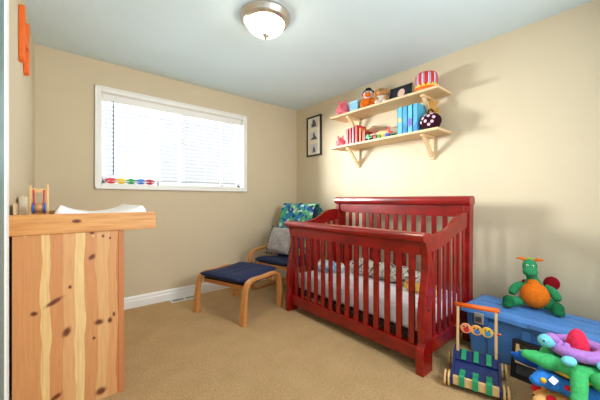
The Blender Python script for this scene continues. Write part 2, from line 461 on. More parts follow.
# orange plush with black hat
M['ortoy'] = fabric('orange_plush', (222, 110, 30)); M['whitep'] = fabric('white_plush', (232, 222, 212)); M['tanp'] = fabric('tan_plush', (190, 138, 84)); M['darkp'] = fabric('black_plush', (34, 28, 30))
t = thing('seated_plush', 'orange seated plush wearing a black cap on upper shelf', 'plush toy', (2.60, sy(368.5, 2.6), ZU), FC)
mb = MB(); mb.ell((0, 0, .065), (.062, .055, .068)); mb.ell((-.05, -.05, .025), (.03, .042, .026)); mb.ell((.05, -.05, .025), (.03, .042, .026)); mb.ell((-.06, -.02, .08), (.022, .03, .045), (0, .5, 0)); mb.ell((.06, -.02, .08), (.022, .03, .045), (0, -.5, 0))
plush('body', mb, M['ortoy'], t)
h = plush('head', MB().ell((0, -.012, .158), (.056, .05, .05)), M['whitep'], t)
MB().ell((0, -.05, .146), (.034, .03, .024)).build('muzzle', M['ortoy'], h, smooth=True)
MB().lathe([(.058, .188), (.060, .193), (.036, .196), (.034, .222), (.024, .232)], seg=16).build('cap', M['darkp'], t, smooth=True)
for sx in (-1, 1): MB().ell((sx*.02, -.06, .168), .006).build('eye', EYE, h, smooth=True)
for sx in (-1, 1): MB().ell((sx*.058, 0, .165), (.018, .012, .022)).build('ear', M['pinkd'], h, smooth=True)

# tan dog plush
t = thing('dog_plush', 'tan and white puppy plush beside the black photo frame', 'plush toy', (2.60, sy(381.5, 2.6), ZU), FC)
mb = MB(); mb.ell((0, 0, .06), (.058, .06, .06)); mb.ell((-.04, -.065, .022), (.024, .04, .022)); mb.ell((.04, -.065, .022), (.024, .04, .022))
plush('body', mb, M['whitep'], t)
h = plush('head', MB().ell((0, -.02, .135), (.056, .05, .048)).ell((0, -.062, .122), (.03, .03, .024)), M['tanp'], t)
for sx in (-1, 1):
    MB().ell((sx*.058, -.01, .135), (.018, .022, .04), (0, sx*-.35, 0)).build('ear', M['tanp'], h, smooth=True)
    MB().ell((sx*.02, -.064, .148), .006).build('eye', EYE, h, smooth=True)
    MB().ell((sx*.045, -.05, .06), (.02, .035, .022), (.6, 0, 0)).build('paw', M['tanp'], t, smooth=True)
MB().ell((0, -.092, .128), (.009, .007, .007)).build('nose', EYE, h, smooth=True)

# photo frame with baby portrait
y0, y1 = sy(411.5, 2.6), sy(390, 2.6); fw = (y1 - y0)
t = thing('photo_frame', 'black landscape photo frame with portrait leaning on upper shelf', 'picture frame', (2.585, (y0 + y1) / 2, ZU + .002), radians(0))
tl = .22; R_ = lambda d, y, z: (z * sin(tl) + d, y, z * cos(tl))
hh = .145; mb = MB(); bw = .02; h2 = fw / 2
for a, b in (((-h2, 0), (-h2 + bw, hh)), ((h2 - bw, 0), (h2, hh)), ((-h2, 0), (h2, bw)), ((-h2, hh - bw), (h2, hh))):
    mb.prism([a, (b[0], a[1]), b, (a[0], b[1])], lambda u, v, d: R_(d, u, v), -.008, .008)
mb.build('frame', M['black'], t)
MB().prism([(-h2 + .01, .01), (h2 - .01, .01), (h2 - .01, hh - .01), (-h2 + .01, hh - .01)], lambda u, v, d: R_(d, u, v), -.003, .006).build('photo_print', simple('dark_photo', (30, 34, 48), .3, .4, 20), t)
mb = MB(); mb.prism([(.045*cos(a)*.85 - .01, .07 + .045*sin(a)) for a in [i*pi/10 for i in range(20)]], lambda u, v, d: R_(d, u, v), -.0042, -.003)
mb.build('portrait_figure', simple('portrait', (224, 190, 168), .35, .1, 20), t)
MB().prism([(-.02, 0), (.02, 0), (.012, hh*.75), (-.012, hh*.75)], lambda u, v, d: (.0 + .065 - (v / (hh*.75)) * (.065 - v*0 - hh*.75*sin(tl) - .008), u, v * cos(tl)), 0, .001).build('easel_leg', M['black'], t)

# striped drum
yd = sy(426.5, 2.60)
t = thing('striped_drum', 'red drum with white and blue stripes and orange zigzag base', 'toy', (2.60, yd, ZU), 0)
dr = .098
MB().lathe([(dr*1.03, 0), (dr*1.05, .012), (dr*1.04, .035), (dr*.99, .04)], seg=40).build('drum_base', M['orange'], t, smooth=True)
m = N('stripes'); co = m.coord(); sp = m.n('ShaderNodeSeparateXYZ'); m.l(co, sp.inputs[0])
an = m.math('ARCTAN2', sp.outputs[1], sp.outputs[0]); fr = m.math('FRACT', m.math('MULTIPLY', an, 11 / (2 * pi)))
R0, W0, B0 = lin((206, 26, 40)), lin((232, 232, 232)), lin((60, 130, 190))
m.base(m.ramp(fr, [(0, R0), (.5, R0), (.5, lin((40, 20, 50))), (.56, W0), (.72, B0), (.88, W0), (.94, R0)], 'CONSTANT')); m.set(Roughness=.6); M['stripes'] = m.m
MB().lathe([(dr*.98, .036), (dr, .09), (dr*.99, .14), (dr*.9, .160)], seg=40).build('drum_shell', M['stripes'], t, smooth=True)
MB().lathe([(dr*.92, .158), (dr*.86, .168), (.01, .170)], seg=40).build('drum_top', M['red'], t, smooth=True)
mb = MB()
for i in range(16):
    a0, a1 = 2*pi*i/16, 2*pi*(i+1)/16; am = (a0+a1)/2
    P = lambda a, z, r: (r*cos(a), r*sin(a), z)
    v = [P(a0, .034, dr*1.06), P(a1, .034, dr*1.06), P(am, .064, dr*1.035), P(a0, .034, dr*1.0), P(a1, .034, dr*1.0), P(am, .064, dr*1.0)]
    mb._add(v, [(0,1,2),(3,5,4),(0,2,5,3),(1,4,5,2),(0,3,4,1)])
mb.build('zigzag_trim', M['yellow'], t)

# books on lower shelf
def book(label, x, y, z, w, h, d, rgb, group, lean=0, name='book'):
    t = thing(name, label, 'book', (x, y, z), 0, group)
    mat = simple('book_cover', rgb, .45, .06, 10)
    mb = MB(); R = lambda p: (p[0], p[1]*cos(lean) - p[2]*sin(lean), p[1]*sin(lean) + p[2]*cos(lean))
    def slab(m_, a, b):
        pts = [(a[0], a[2]), (b[0], a[2]), (b[0], b[2]), (a[0], b[2])]
        m_.prism(pts, lambda u, v, q: R((u, q, v)), a[1], b[1])
    slab(mb, (0, -w/2, 0), (d, -w/2 + .003, h)); slab(mb, (0, w/2 - .003, 0), (d, w/2, h)); slab(mb, (0, -w/2, 0), (.004, w/2, h))
    mb.build('cover', mat, t)
    mb = MB(); slab(mb, (.004, -w/2 + .003, .004), (d - .005, w/2 - .003, h - .004)); mb.build('pages', M['cream'], t)
    return t
bk = [(347.3, .030, .185, (214, 96, 110), 'pink red book leftmost of the reds on lower shelf'), (350.3, .028, .19, (190, 44, 58), 'crimson book second from left among the lower shelf reds'),
      (353.0, .024, .195, (226, 140, 140), 'pale pink thin book in the middle of the lower shelf reds'), (356.4, .034, .205, (206, 26, 34), 'tallest bright red book in the lower shelf red row'),
      (360.2, .022, .165, (226, 130, 50), 'thin orange book beside the tall red book')]
for px, w_, h_, c_, lb in bk: book(lb, 2.545, sy(px, 2.55), ZL, w_, h_, .16, c_, 'red and pink books on the lower shelf')
y_ = sy(364.2, 2.56)
book('short dark red book lying upright next to the green toy', 2.55, y_, ZL, .045, .125, .14, (150, 26, 24), 'red and pink books on the lower shelf')

# green toy vehicle + wooden toys
M['toyg'] = simple('toy_green', (40, 150, 84), .4, .08)
def truck(label, px, c, s=1.0, x=2.575, rz=radians(90)):
    t = thing('toy_truck', label, 'toy vehicle', (x, sy(px, x), ZL), rz)
    mb = MB(); mb.box((0, 0, .035*s), (.09*s, .05*s, .03*s)); mb.build('truck_bed', c[0], t, bevel=.003)
    MB().prism([(.045*s, .02*s), (.045*s, .06*s), (.03*s, .082*s), (0, .082*s), (0, .02*s)], lambda u, v, q: (u, q, v), -.024*s, .024*s).build('cab', c[1], t, bevel=.003)
    for xx in (-.03*s, .03*s):
        for yy in (-.029*s, .029*s):
            MB().lathe([(.003, -.005), (.018*s, -.005), (.018*s, .005), (.003, .005)], (xx, yy, .018*s), 14, Matrix.Rotation(pi/2, 3, 'X')).build('wheel', c[2], t)
    return t
truck('green wooden toy truck next to the dark red book', 370, (M['toyg'], M['grgr'], M['darkp']), .95)
truck('small green and red toy truck by the blue books', 392.5, (M['toyg'], M['red'], M['darkp']), .72, 2.555)
t = thing('toy_biplane', 'wooden toy biplane with white wings on lower shelf', 'toy', (2.60, sy(382.5, 2.60), ZL), radians(70)); t.scale = (1.25, 1.0, 1.25)
mb = MB(); mb.tube([(-.085, 0, .045), (-.05, 0, .05), (.02, 0, .055), (.075, 0, .055), (.085, 0, .055)], [.008, .018, .026, .024, .014], 12); mb.build('fuselage', M['palewood'], t, smooth=True)
MB().box((.03, 0, .044), (.05, .22, .007)).build('lower_wing', M['cream'], t, bevel=.002)
MB().box((.034, 0, .118), (.055, .22, .007)).build('upper_wing', M['cream'], t, bevel=.002)
for yy in (-.08, .08): MB().tube([(.03, yy, .046), (.034, yy, .116)], .004, 8).build('strut', M['red'], t)
for yy in (-.075, .075): MB().lathe([(.002, 0), (.022, 0), (.022, .002), (.002, .002)], (.034, yy, .121), 16).build('roundel', M['blue'], t)
MB().prism([(-.09, .045), (-.06, .05), (-.075, .09), (-.092, .09)], lambda u, v, q: (u, q, v), -.003, .003).build('tail_fin', M['red'], t)
MB().box((.09, 0, .055), (.006, .012, .09), (.5, 0, 0)).build('propeller', M['red'], t)
for yy in (-.03, .03): MB().lathe([(.003, -.005), (.017, -.005), (.017, .005), (.003, .005)], (.045, yy, .017), 14, Matrix.Rotation(pi/2, 3, 'X')).build('wheel', M['red'], t)
MB().tube([(.045, -.03, .017), (.045, .03, .017)], .004, 8).tube([(.04, 0, .017), (.04, 0, .04)], .005, 8).build('axle', M['palewood'], t)
cols = [(M['red'], 'red'), (M['grgr'], 'green'), (M['yellow'], 'yellow'), (M['blue'], 'blue')]
for i, (px, xx) in enumerate(((375.5, 2.525), (379.2, 2.52), (383.2, 2.52), (387.2, 2.52))):
    o = MB().box((0, 0, .018), (.032, .036, .036)).build('toy_block', cols[i][0], None, bevel=.003)
    o.location = (xx, sy(px, xx), ZL); o.rotation_euler = (0, 0, .3 * i)
    tag(o, f'small {cols[i][1]} wooden block in front of the toy biplane', 'block', 'wooden blocks on the lower shelf')

# blue volumes
m = N('blue_volume'); co = m.coord(); m.base(m.ramp(m.noise(co, 12), [(.3, lin((56, 150, 200))), (.7, lin((110, 196, 226)))])); m.set(Roughness=.4)
ps = [400, 405, 410.2, 415.6]
lbs = ['sky blue volume with a yellow sun, leftmost of the blue books', 'sky blue volume, second from left in the blue set', 'sky blue volume with purple flower, third in the blue set', 'sky blue volume, rightmost of the blue books']
for i, px in enumerate(ps):
    w_ = abs(sy(px - 2.5, 2.53) - sy(px + 2.5, 2.53)) * .97
    b = book(lbs[i], 2.525, sy(px, 2.53), ZL, w_, .262, .19, [(84, 176, 214), (70, 160, 204), (92, 184, 220), (76, 170, 210)][i], 'blue volumes on the lower shelf')
    mb = MB()
    if i == 0: mb.prism([((.022 if k % 2 else .012)*cos(k*pi/8), .14 + (.03 if k % 2 else .018)*sin(k*pi/8)) for k in range(16)], lambda u, v, q: (-q, u, v), 0, .001); mb.build('sun_print', M['yellow'], b)
    elif i == 1: mb.prism([(-w_/2*.8, 0.01), (w_/2*.8, .01), (w_/2*.8, .07), (0, .11), (-w_/2*.8, .05)], lambda u, v, q: (-q, u, v), 0, .001); mb.build('wave_print', simple('blue_print', (40, 120, 190), .5), b)
    elif i == 2: mb.prism([(.022*(1 + .25*cos(5*k*pi/12))*cos(k*pi/12), .10 + .04*(1 + .25*cos(5*k*pi/12))*sin(k*pi/12)) for k in range(24)], lambda u, v, q: (-q, u, v), 0, .001); mb.build('flower_print', simple('purple_print', (110, 100, 190), .5), b)
    else: mb.prism([(-w_/2*.8, .01), (w_/2*.8, .01), (w_/2*.8, .05), (-w_/2*.8, .10)], lambda u, v, q: (-q, u, v), 0, .001); mb.build('hill_print', simple('blue_print_b', (50, 130, 200), .5), b)

# wooden star picture board leaning at shelf end
y_ = sy(424.5, 2.66)
t = thing('star_picture', 'painted wooden picture board topped by a star', 'picture', (2.665, sy(432, 2.665), ZL), 0)
mb = MB(); mb.span((0, -.058, 0), (.016, .058, .22)); mb.build('board', simple('ochre_paint', (196, 150, 60), .5, .2, 20), t, bevel=.003)
mb = MB(); mb.prism([((.075 if k % 2 == 0 else .036)*sin(k*pi/5), .245 + (.075 if k % 2 == 0 else .036)*cos(k*pi/5)) for k in range(10)], lambda u, v, q: (q, u, v), -.012, .004); mb.build('star', simple('amber', (214, 160, 80), .45, .1), t, bevel=.002)
mb = MB(); mb.prism([(-.055, .02), (.055, .02), (.04, .12), (.01, .16), (-.03, .13)], lambda u, v, q: (q, u, v), -.004, 0); mb.build('painted_figure', simple('dark_teal_paint', (30, 62, 84), .5, .2), t)

# polka-dot ladybird bag
t = thing('spotted_purse', 'dark purple purse with pale spots at right end of shelf', 'purse', (2.575, 1.236, ZL + .001), 0)
M['plum'] = fabric('plum_fabric', (52, 16, 32))
b = plush('purse_body', MB().ell((0, 0, .078), (.07, .098, .078)).ell((0, 0, .02), (.06, .08, .02)), M['plum'], t)
mb = MB()
for k, (ax, az) in enumerate(((-.5, .35), (.1, .55), (.62, .3), (-.15, -.05), (.45, -.2), (-.7, -.1), (.15, -.5), (-.45, .85), (.5, .95))):
    n = Vector((-cos(az)*cos(ax), -cos(az)*sin(ax), sin(az)))
    p = Vector((n.x*.069, n.y*.097, .078 + n.z*.077)); q = n.to_track_quat('Z', 'Y').to_matrix()
    mb.lathe([(.001, -.002), (.014, -.002), (.014, .002), (.001, .0035)], p, 12, q)
mb.build('spots', simple('pale_pink_dot', (224, 190, 204), .6), b)
lp = MB().torus((0, 0, 0), .022, .006, 18, 8).build('handle_loop', M['plum'], t, smooth=True); lp.location = (0, 0, .165); lp.rotation_euler = (pi/2, 0, pi/2)

# ------------------------------------------------------------------ dresser with changing top
DX0, DX1, DY0, DY1, DZ = -.164, .296, 1.93, 2.66, .930
ds = thing('changing_dresser', 'pine changing dresser with broad plank side standing at the left wall', 'dresser', (0, DY0, 0))
# knotty glued-up pine for the side
m = N('knotty_pine'); co = m.coord(); sp = m.n('ShaderNodeSeparateXYZ'); m.l(co, sp.inputs[0])
xw = m.math('ADD', sp.outputs[0], m.math('MULTIPLY', m.math('SUBTRACT', m.noise(co, 3.5, 2, .5, (2.2, 1, 1)), .5), .045))
def bx(p): return on_y(p, 300, DY0).x
edges = [10, 40.5, 49.5, 63, 75.5, 84.5, 97, 108, 117, 124]
bcol = [(214, 154, 98), (236, 204, 140), (212, 150, 96), (224, 174, 118), (238, 208, 146), (212, 152, 98), (224, 176, 120), (216, 160, 104), (196, 126, 76)]
stops = [((bx(e) - DX0) / (DX1 - DX0), lin(c)) for e, c in zip(edges, bcol)]; stops[0] = (0, stops[0][1])
xn = m.math('DIVIDE', m.math('SUBTRACT', xw, DX0), DX1 - DX0)
cb = m.ramp(xn, stops, 'CONSTANT')
gr = m.noise(co, 7, 5, .6, (14, 1, .7)); col = m.mix(m.math('MULTIPLY', m.ramp(gr, [(.35, (0, 0, 0, 1)), (.75, (1, 1, 1, 1))]), .35), cb, lin((176, 100, 54)))
knots = [(54, 302, .030, .012, .55), (66.7, 332, .016, .020, .5), (70, 287, .007, .009, 0), (92, 257, .014, .013, .4), (99, 322, .018, .014, 0), (110, 320, .010, .014, 0), (101, 391, .022, .018, .1),
         (94, 338, .007, .007, 0), (114, 314, .006, .012, 0), (103, 236, .006, .008, 0), (110, 238, .005, .006, 0), (92, 233, .010, .006, 0), (56, 397, .02, .012, .4), (67, 230, .008, .007, 0), (34, 314, .012, .01, 0)]
tot = None
wob = m.math('MULTIPLY', m.math('SUBTRACT', m.noise(co, 60, 2), .5), .9)
for (px, py, rx, rz, sl) in knots:
    p = on_y(px, py, DY0)
    dx = m.math('SUBTRACT', sp.outputs[0], p.x); dz = m.math('SUBTRACT', m.math('SUBTRACT', sp.outputs[2], p.z), m.math('MULTIPLY', dx, sl))
    q = m.math('ADD', m.math('POWER', m.math('ABSOLUTE', m.math('DIVIDE', dx, rx)), 2), m.math('POWER', m.math('ABSOLUTE', m.math('DIVIDE', dz, rz)), 2))
    q = m.math('ADD', q, wob)
    tot = q if tot is None else m.math('MINIMUM', tot, q)
kc = m.ramp(m.math('MULTIPLY', tot, .4), [(0, (1, 1, 1, 1)), (.25, (.85, .85, .85, 1)), (.5, (.3, .3, .3, 1)), (1, (0, 0, 0, 1))])
col = m.mix(kc, col, lin((104, 44, 22))); m.base(col); m.set(Roughness=.45, Coat_Weight=.1); M['knotty'] = m.m
MB().span((DX0, 0, 0), (DX1 - .028, .022, DZ)).build('side_panel', M['knotty'], ds, bevel=.002)
MB().span((DX0, DY1 - DY0 - .022, 0), (DX1 - .028, DY1 - DY0, DZ)).build('side_panel', M['pine'], ds)
for yy in (0, DY1 - DY0 - .05): MB().span((DX1 - .028, yy, 0), (DX1, yy + .05, DZ)).build('front_stile', M['knotty'] if yy == 0 else M['pine'], ds, bevel=.003)
MB().span((DX0 + .004, .022, .02), (DX0 + .012, DY1 - DY0 - .022, DZ - .01)).build('back_panel', M['pine'], ds)
for k in range(4):
    z0 = .07 + k * .213
    d = MB().span((DX1 - .02, .055, z0), (DX1, DY1 - DY0 - .055, z0 + .203)).build('drawer', M['pine'], ds, bevel=.003)
    for yy in (.2, .53): MB().ell((DX1 + .014, yy, z0 + .1), (.014, .017, .017)).build('knob', M['pine'], d, smooth=True)
MB().span((DX1 - .03, .05, .0), (DX1 - .01, DY1 - DY0 - .05, .07)).build('plinth', M['pine'], ds)
# tray
tz0, tz1, tx1 = .928, 1.028, .462
m = N('rail_pine'); co = m.coord(); sp = m.n('ShaderNodeSeparateXYZ'); m.l(co, sp.inputs[0]); f = m.noise(co, 5, 5, .6, (.9, 9, 12))
cb = m.ramp(f, [(.3, lin((196, 128, 68))), (.65, lin((226, 168, 100)))]); p = on_y(76.5, 221, DY0)
q = m.math('ADD', m.math('POWER', m.math('ABSOLUTE', m.math('DIVIDE', m.math('SUBTRACT', sp.outputs[0], p.x), .019)), 2), m.math('POWER', m.math('ABSOLUTE', m.math('DIVIDE', m.math('SUBTRACT', sp.outputs[2], p.z), .0095)), 2))
m.base(m.mix(m.ramp(m.math('MULTIPLY', q, .4), [(0, (1, 1, 1, 1)), (.3, (.8, .8, .8, 1)), (.6, (0, 0, 0, 1))]), cb, lin((96, 36, 16)))); m.set(Roughness=.42, Coat_Weight=.1); M['rail'] = m.m
tx0 = -.178
MB().span((tx0, -.012, tz0), (tx1, .010, tz1)).build('tray_rail', M['rail'], ds, bevel=.003)
MB().span((-.160, DY1 - DY0 - .01, tz0), (tx1, DY1 - DY0 + .012, tz1)).build('tray_rail', M['pine'], ds, bevel=.003)
MB().span((tx1 - .022, .010, tz0), (tx1, DY1 - DY0 - .01, tz1)).build('tray_rail', M['pine'], ds, bevel=.003)
MB().span((-.163, .010, tz0 + .005), (tx1 - .022, DY1 - DY0 - .01, tz0 + .022)).build('tray_base', M['pine'], ds)
for px, py in ((24.5, 236), (93, 236)):
    p = on_y(px, py, DY0); MB().lathe([(.001, 0), (.007, 0), (.007, .002), (.001, .003)], (p.x, 0, p.z), 12, Matrix.Rotation(pi/2, 3, 'X')).build('screw_cap', M['palewood'], ds)
# pad
pad = thing('changing_pad', 'white contoured changing pad lying in the pine tray', 'changing pad', (.205, 2.285, tz0 + .024))
mb = MB(); prof = []
for i in range(21):
    u = -1 + i / 10; prof.append((u * .215, .070 + .062 * abs(u) ** 2.2 - (.05 if abs(u) == 1 else 0)))
prof = [(-.215, 0)] + prof + [(.215, 0)]
mb.prism(prof, lambda u, v, t: (u, t, v), -.33, .34); mb.build('pad_body', M['padwhite'], pad, bevel=.012, smooth=True)

# roller toy & card on dresser
def ty(px, y): return on_y(px, 200, y).x
yt = 2.16; xa, xb = ty(30.5, yt), ty(47.5, yt); zt = tz0 + .0235
t = thing('roller_toy', 'small wooden roller toy with red cords and blue drum ends', 'toy', ((xa + xb) / 2, yt, zt))
hwid = (xb - xa) / 2
for sx in (-1, 1):
    MB().span((sx*hwid - .006, -.016, 0), (sx*hwid + .006, .016, .235 if sx > 0 else .23)).build('post', M['palewood'], t, bevel=.003)
    mb = MB(); mb.tube([(sx*hwid*.72, -.006, .075), (sx*hwid*.55, -.02, .125), (sx*hwid*.62, -.014, .205)], .0035, 8); mb.build('cord', M['red'], t)
    MB().lathe([(.002, -.004), (.032, -.004), (.032, .004), (.002, .004)], (sx*(hwid - .013), 0, .105), 20, Matrix.Rotation(pi/2, 3, 'Y')).build('drum_end', M['blue'], t)
MB().lathe([(.001, -hwid + .016), (.026, -hwid + .016), (.027, 0), (.026, hwid - .016), (.001, hwid - .016)], (0, 0, .105), 20, Matrix.Rotation(pi/2, 3, 'Y')).build('drum', M['pine'], t, smooth=True)
MB().span((-hwid, -.012, .19), (hwid, -.004, .212)).build('crossbar', M['palewood'], t)
MB().span((-hwid - .006, -.022, 0), (hwid + .006, .022, .03)).build('base', M['palewood'], t, bevel=.003)
yc = 2.33; xa = ty(20.5, yc); xb = ty(27, yc)
o = MB().span((-.016, -.045, 0), (.016, .045, .17)).build('card_box', M['cream'], None, bevel=.002); o.location = (-.148, 2.31, zt)
tag(o, 'tall cream card box standing behind the roller toy by the wall', 'box')
o = MB().span((-.004, -.06, 0), (.004, .06, .13)).build('wooden_board', M['shelfwood'], None, bevel=.001); o.location = (-.162, 2.07, zt); 
tag(o, 'thin wooden board leaning on the left wall above dresser', 'board')

# ------------------------------------------------------------------ crib
CRZ = -.010
CR = thing('baby_crib', 'cherry red sleigh style crib with slatted sides', 'crib', (1.768, 2.306, 0), CRZ)
CL, CD = 1.430, .775
ch = M['cherry']
def smoothpts(pts, n=4):
    out = []
    for i in range(len(pts) - 1):
        p0 = pts[max(i-1, 0)]; p1 = pts[i]; p2 = pts[i+1]; p3 = pts[min(i+2, len(pts)-1)]
        for k in range(n):
            t = k / n
            out.append(tuple(.5*((2*p1[j]) + (-p0[j]+p2[j])*t + (2*p0[j]-5*p1[j]+4*p2[j]-p3[j])*t*t + (-p0[j]+3*p1[j]-3*p2[j]+p3[j])*t**3) for j in range(2)))
    out.append(pts[-1]); return out
fe = smoothpts([(-.022, 0), (-.026, .10), (-.020, .155), (.002, .20), (-.006, .26), (-.012, .34), (.004, .46), (.030, .58), (.044, .68), (.034, .77), (.008, .835)])
be = smoothpts([(.072, .835), (.088, .76), (.112, .66), (.116, .56), (.10, .44), (.096, .32), (.100, .2), (.098, .10), (.098, 0)])
for y0 in (-.05, -CL):
    MB().prism(fe + be, lambda u, v, t: (u, t, v), y0, y0 + .05).build('front_post', ch, CR, bevel=.004)
# back posts: slight sleigh curve towards the wall
bf = smoothpts([(CD-.085, 0), (CD-.085, .5), (CD-.080, .8), (CD-.070, 1.06)]); bb = smoothpts([(CD+.005, 1.06), (CD-.005, .8), (CD-.012, .5), (CD-.005, 0)])
for y0 in (-.05, -CL):
    MB().prism(bf + bb, lambda u, v, t: (u, t, v), y0, y0 + .05).build('back_post', ch, CR, bevel=.004)
def bull(cx, cz, rx, rz, n=18): return [(cx + rx*copysign(abs(cos(a))**.7, cos(a)), cz + rz*copysign(abs(sin(a))**.7, sin(a))) for a in [2*pi*i/n for i in range(n)]]
MB().prism(bull(.020, .862, .052, .031), lambda u, v, t: (u, t, v), -CL - .006, .006).build('front_top_rail', ch, CR, smooth=False, bevel=.004)
MB().span((.026, -CL + .05, .745), (.052, -.05, .838)).build('front_panel_rail', ch, CR, bevel=.003)
MB().span((.022, -CL + .05, .832), (.046, -.05, .838)).build('front_bead', ch, CR, bevel=.001)
MB().span((.014, -CL + .05, .068), (.050, -.05, .160)).build('front_bottom_rail', ch, CR, bevel=.004)
MB().prism(bull(CD-.035, 1.094, .056, .040), lambda u, v, t: (u, t, v), -CL - .004, .004).build('back_top_rail', ch, CR, bevel=.004)
MB().span((CD-.055, -CL + .05, .962), (CD-.028, -.05, 1.062)).build('back_panel_rail', ch, CR, bevel=.003)
MB().span((CD-.06, -CL + .05, .16), (CD-.03, -.05, .26)).build('back_bottom_rail', ch, CR, bevel=.003)
NS = 14; s0 = None
for i in range(NS):
    yy = -.05 - (CL - .10) * (i + .62) / (NS + .25)
    if s0 is None:
        s0 = MB().span((.028, -.021, .155), (.046, .021, .75)).build('slat', ch, CR, bevel=.003); s0.location.y = yy
        b0 = MB().span((CD-.052, -.02, .255), (CD-.036, .02, .97)).build('slat', ch, CR, bevel=.003); b0.location.y = yy
    else:
        for q in (s0, b0):
            c = q.copy(); COL.objects.link(c); c.parent = CR; c.location.y = yy
topc = smoothpts([(.055, .860), (.12, .866), (.22, .876), (.34, .898), (.43, .935), (.52, .978), (.60, .997), (.70, 1.0)])
botc = [(.70, .885), (.52, .855), (.34, .80), (.22, .77), (.06, .755)]
def topz(u): return .755 + (u - .06) / .64 * .13
for y0 in (-.042, -CL + .012):
    MB().prism(topc + botc, lambda u, v, t: (u, t, v), y0, y0 + .03).build('end_top_rail', ch, CR, bevel=.003)
    MB().span((.09, y0, .10), (CD - .08, y0 + .03, .19)).build('end_bottom_rail', ch, CR, bevel=.003)
    for k in range(7):
        u = .165 + k * .080
        MB().span((u - .018, y0 + .007, .185), (u + .018, y0 + .023, topz(u) + .02)).build('slat', ch, CR, bevel=.003)
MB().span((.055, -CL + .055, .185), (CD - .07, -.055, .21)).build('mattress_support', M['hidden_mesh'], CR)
# bolts
for z in (.115, .40): MB().lathe([(.001, 0), (.008, 0), (.008, .003), (.001, .004)], (.045, -CL, z), 12, Matrix.Rotation(pi/2, 3, 'X')).build('bolt_cap', M['hidden_mesh'], CR)
def crib_pt(u, l, z):
    a = CRZ; x = u; y = -l
    return (1.768 + x*cos(a) - y*sin(a), 2.306 + x*sin(a) + y*cos(a), z)
mt = thing('crib_mattress', 'white sheeted mattress inside the red crib', 'mattress', crib_pt(.385, CL/2, .212), CRZ)
MB().box((0, 0, .080), (.615, 1.29, .156)).build('fitted_sheet', M['sheet'], mt, bevel=.03, smooth=True)
mz = .211 + .158
# patterned blanket bundle
m = N('grey_print'); co = m.coord(); v = m.n('ShaderNodeTexVoronoi'); v.inputs['Scale'].default_value = 24; v.feature = 'DISTANCE_TO_EDGE'; m.l(co, v.inputs['Vector'])
nz = m.noise(co, 20); m.base(m.mix(m.ramp(nz, [(.42, (0, 0, 0, 1)), (.58, (1, 1, 1, 1))]), m.ramp(v.outputs['Distance'], [(.05, lin((70, 74, 76))), (.16, lin((226, 224, 214)))]), lin((196, 194, 180)))); m.set(Roughness=.95); m.bump(m.noise(co, 30), .6, .01); M['greyprint'] = m.m
random.seed(3)
mb = MB()
for i in range(13):
    yy = -.30 + i * .050; r = .052 + random.random() * .018
    mb.ell((random.uniform(-.02, .02), yy, r), (.085 + random.random()*.03, .075, r + .012), (random.uniform(-.4, .4), random.uniform(-.3, .3), random.uniform(-.5, .5)))
b = mb.build('printed_blanket', M['greyprint'], None, remesh=.012); b.location = crib_pt(.54, .76, mz + .014); b.rotation_euler = (0, 0, CRZ)
tag(b, 'bunched grey and white printed blanket along the back of crib mattress', 'blanket')
mb = MB()
for (x, y, rx, ry, rz) in ((0, 0, .14, .10, .045), (.05, .12, .12, .1, .05), (-.06, .16, .1, .09, .04), (.06, -.1, .09, .08, .05), (-.05, .02, .09, .12, .05), (.02, .22, .11, .07, .05)): mb.ell((x, y, rz), (rx, ry, rz + .012), (random.uniform(-.2, .2), .2, .3))
m = N('aqua_print'); co = m.coord(); m.base(m.ramp(m.noise(co, 9, 2), [(.38, lin((60, 140, 190))), (.46, lin((150, 200, 220))), (.55, lin((232, 232, 228))), (.64, lin((190, 170, 130)))])); m.set(Roughness=.95)
b = mb.build('baby_blanket', m.m, None, remesh=.012); b.location = crib_pt(.36, .27, mz + .014); b.scale = (.8, .62, .85); tag(b, 'crumpled aqua blue baby blanket at the left end of crib', 'blanket')
# yellow plush
yp = thing('soft_toy', 'soft yellow plush toy lying at the right end of crib mattress', 'plush toy', crib_pt(.44, 1.215, mz + .003), .5)
plush('body', MB().ell((0, 0, .042), (.055, .11, .042)).ell((.02, .12, .05), (.045, .05, .04)).ell((-.06, -.05, .025), (.03, .06, .024), (0, 0, .6)).ell((.06, -.06, .025), (.03, .06, .024), (0, 0, -.6)), fabric('yellow_plush', (228, 188, 92)), yp)
for yy in (.10, .14): MB().ell((-.012, yy, .083), (.012, .014, .016)).build('ear', M['tanp'], yp, smooth=True)

# ------------------------------------------------------------------ footstool
FA = atan2(.318, .95)
fs = thing('footstool', 'bentwood footstool with navy blue cushion', 'footstool', (1.412, 2.628, 0), FA)
legp = smoothpts([(-.278, 0), (-.272, .12), (-.260, .24), (-.245, .315), (-.205, .362), (-.13, .375), (0, .372), (.13, .375), (.205, .362), (.245, .315), (.260, .24), (.272, .12), (.278, 0)], 3)
tk = [(.052 - .027 * min(1, z / .3)) if z < .31 else .026 for (_, z) in legp]
for w0 in (-.335, .275):
    MB().strip(legp, lambda u, v, t: (u, t, v), w0 + .004, w0 + .056, tk).build('side_frame', M['birch'], fs, bevel=.004)
for u in (-.20, .20): MB().span((u - .012, -.276, .285), (u + .012, .276, .33)).build('cross_rail', M['birch'], fs, bevel=.003)
MB().span((-.22, -.27, .327), (.22, .27, .335)).build('webbing', M['darkp'], fs)
def sag(p, u, v): p.z += .012*(1 - u*u) * -1 + .012 * abs(u) ** 3; return p
c = MB().cushion((0, 0, .378), (.60, .548, .085), pw=.22, fn=sag).build('cushion', M['navy'], fs, smooth=True, sub=1)
MB().tube([(-.27, -.06, .414), (-.1, -.055, .410), (.1, -.055, .410), (.27, -.06, .414)], .004, 6).tube([(-.27, .06, .414), (-.1, .055, .410), (.1, .055, .410), (.27, .06, .414)], .004, 6).build('stitching', M['navy'], c)

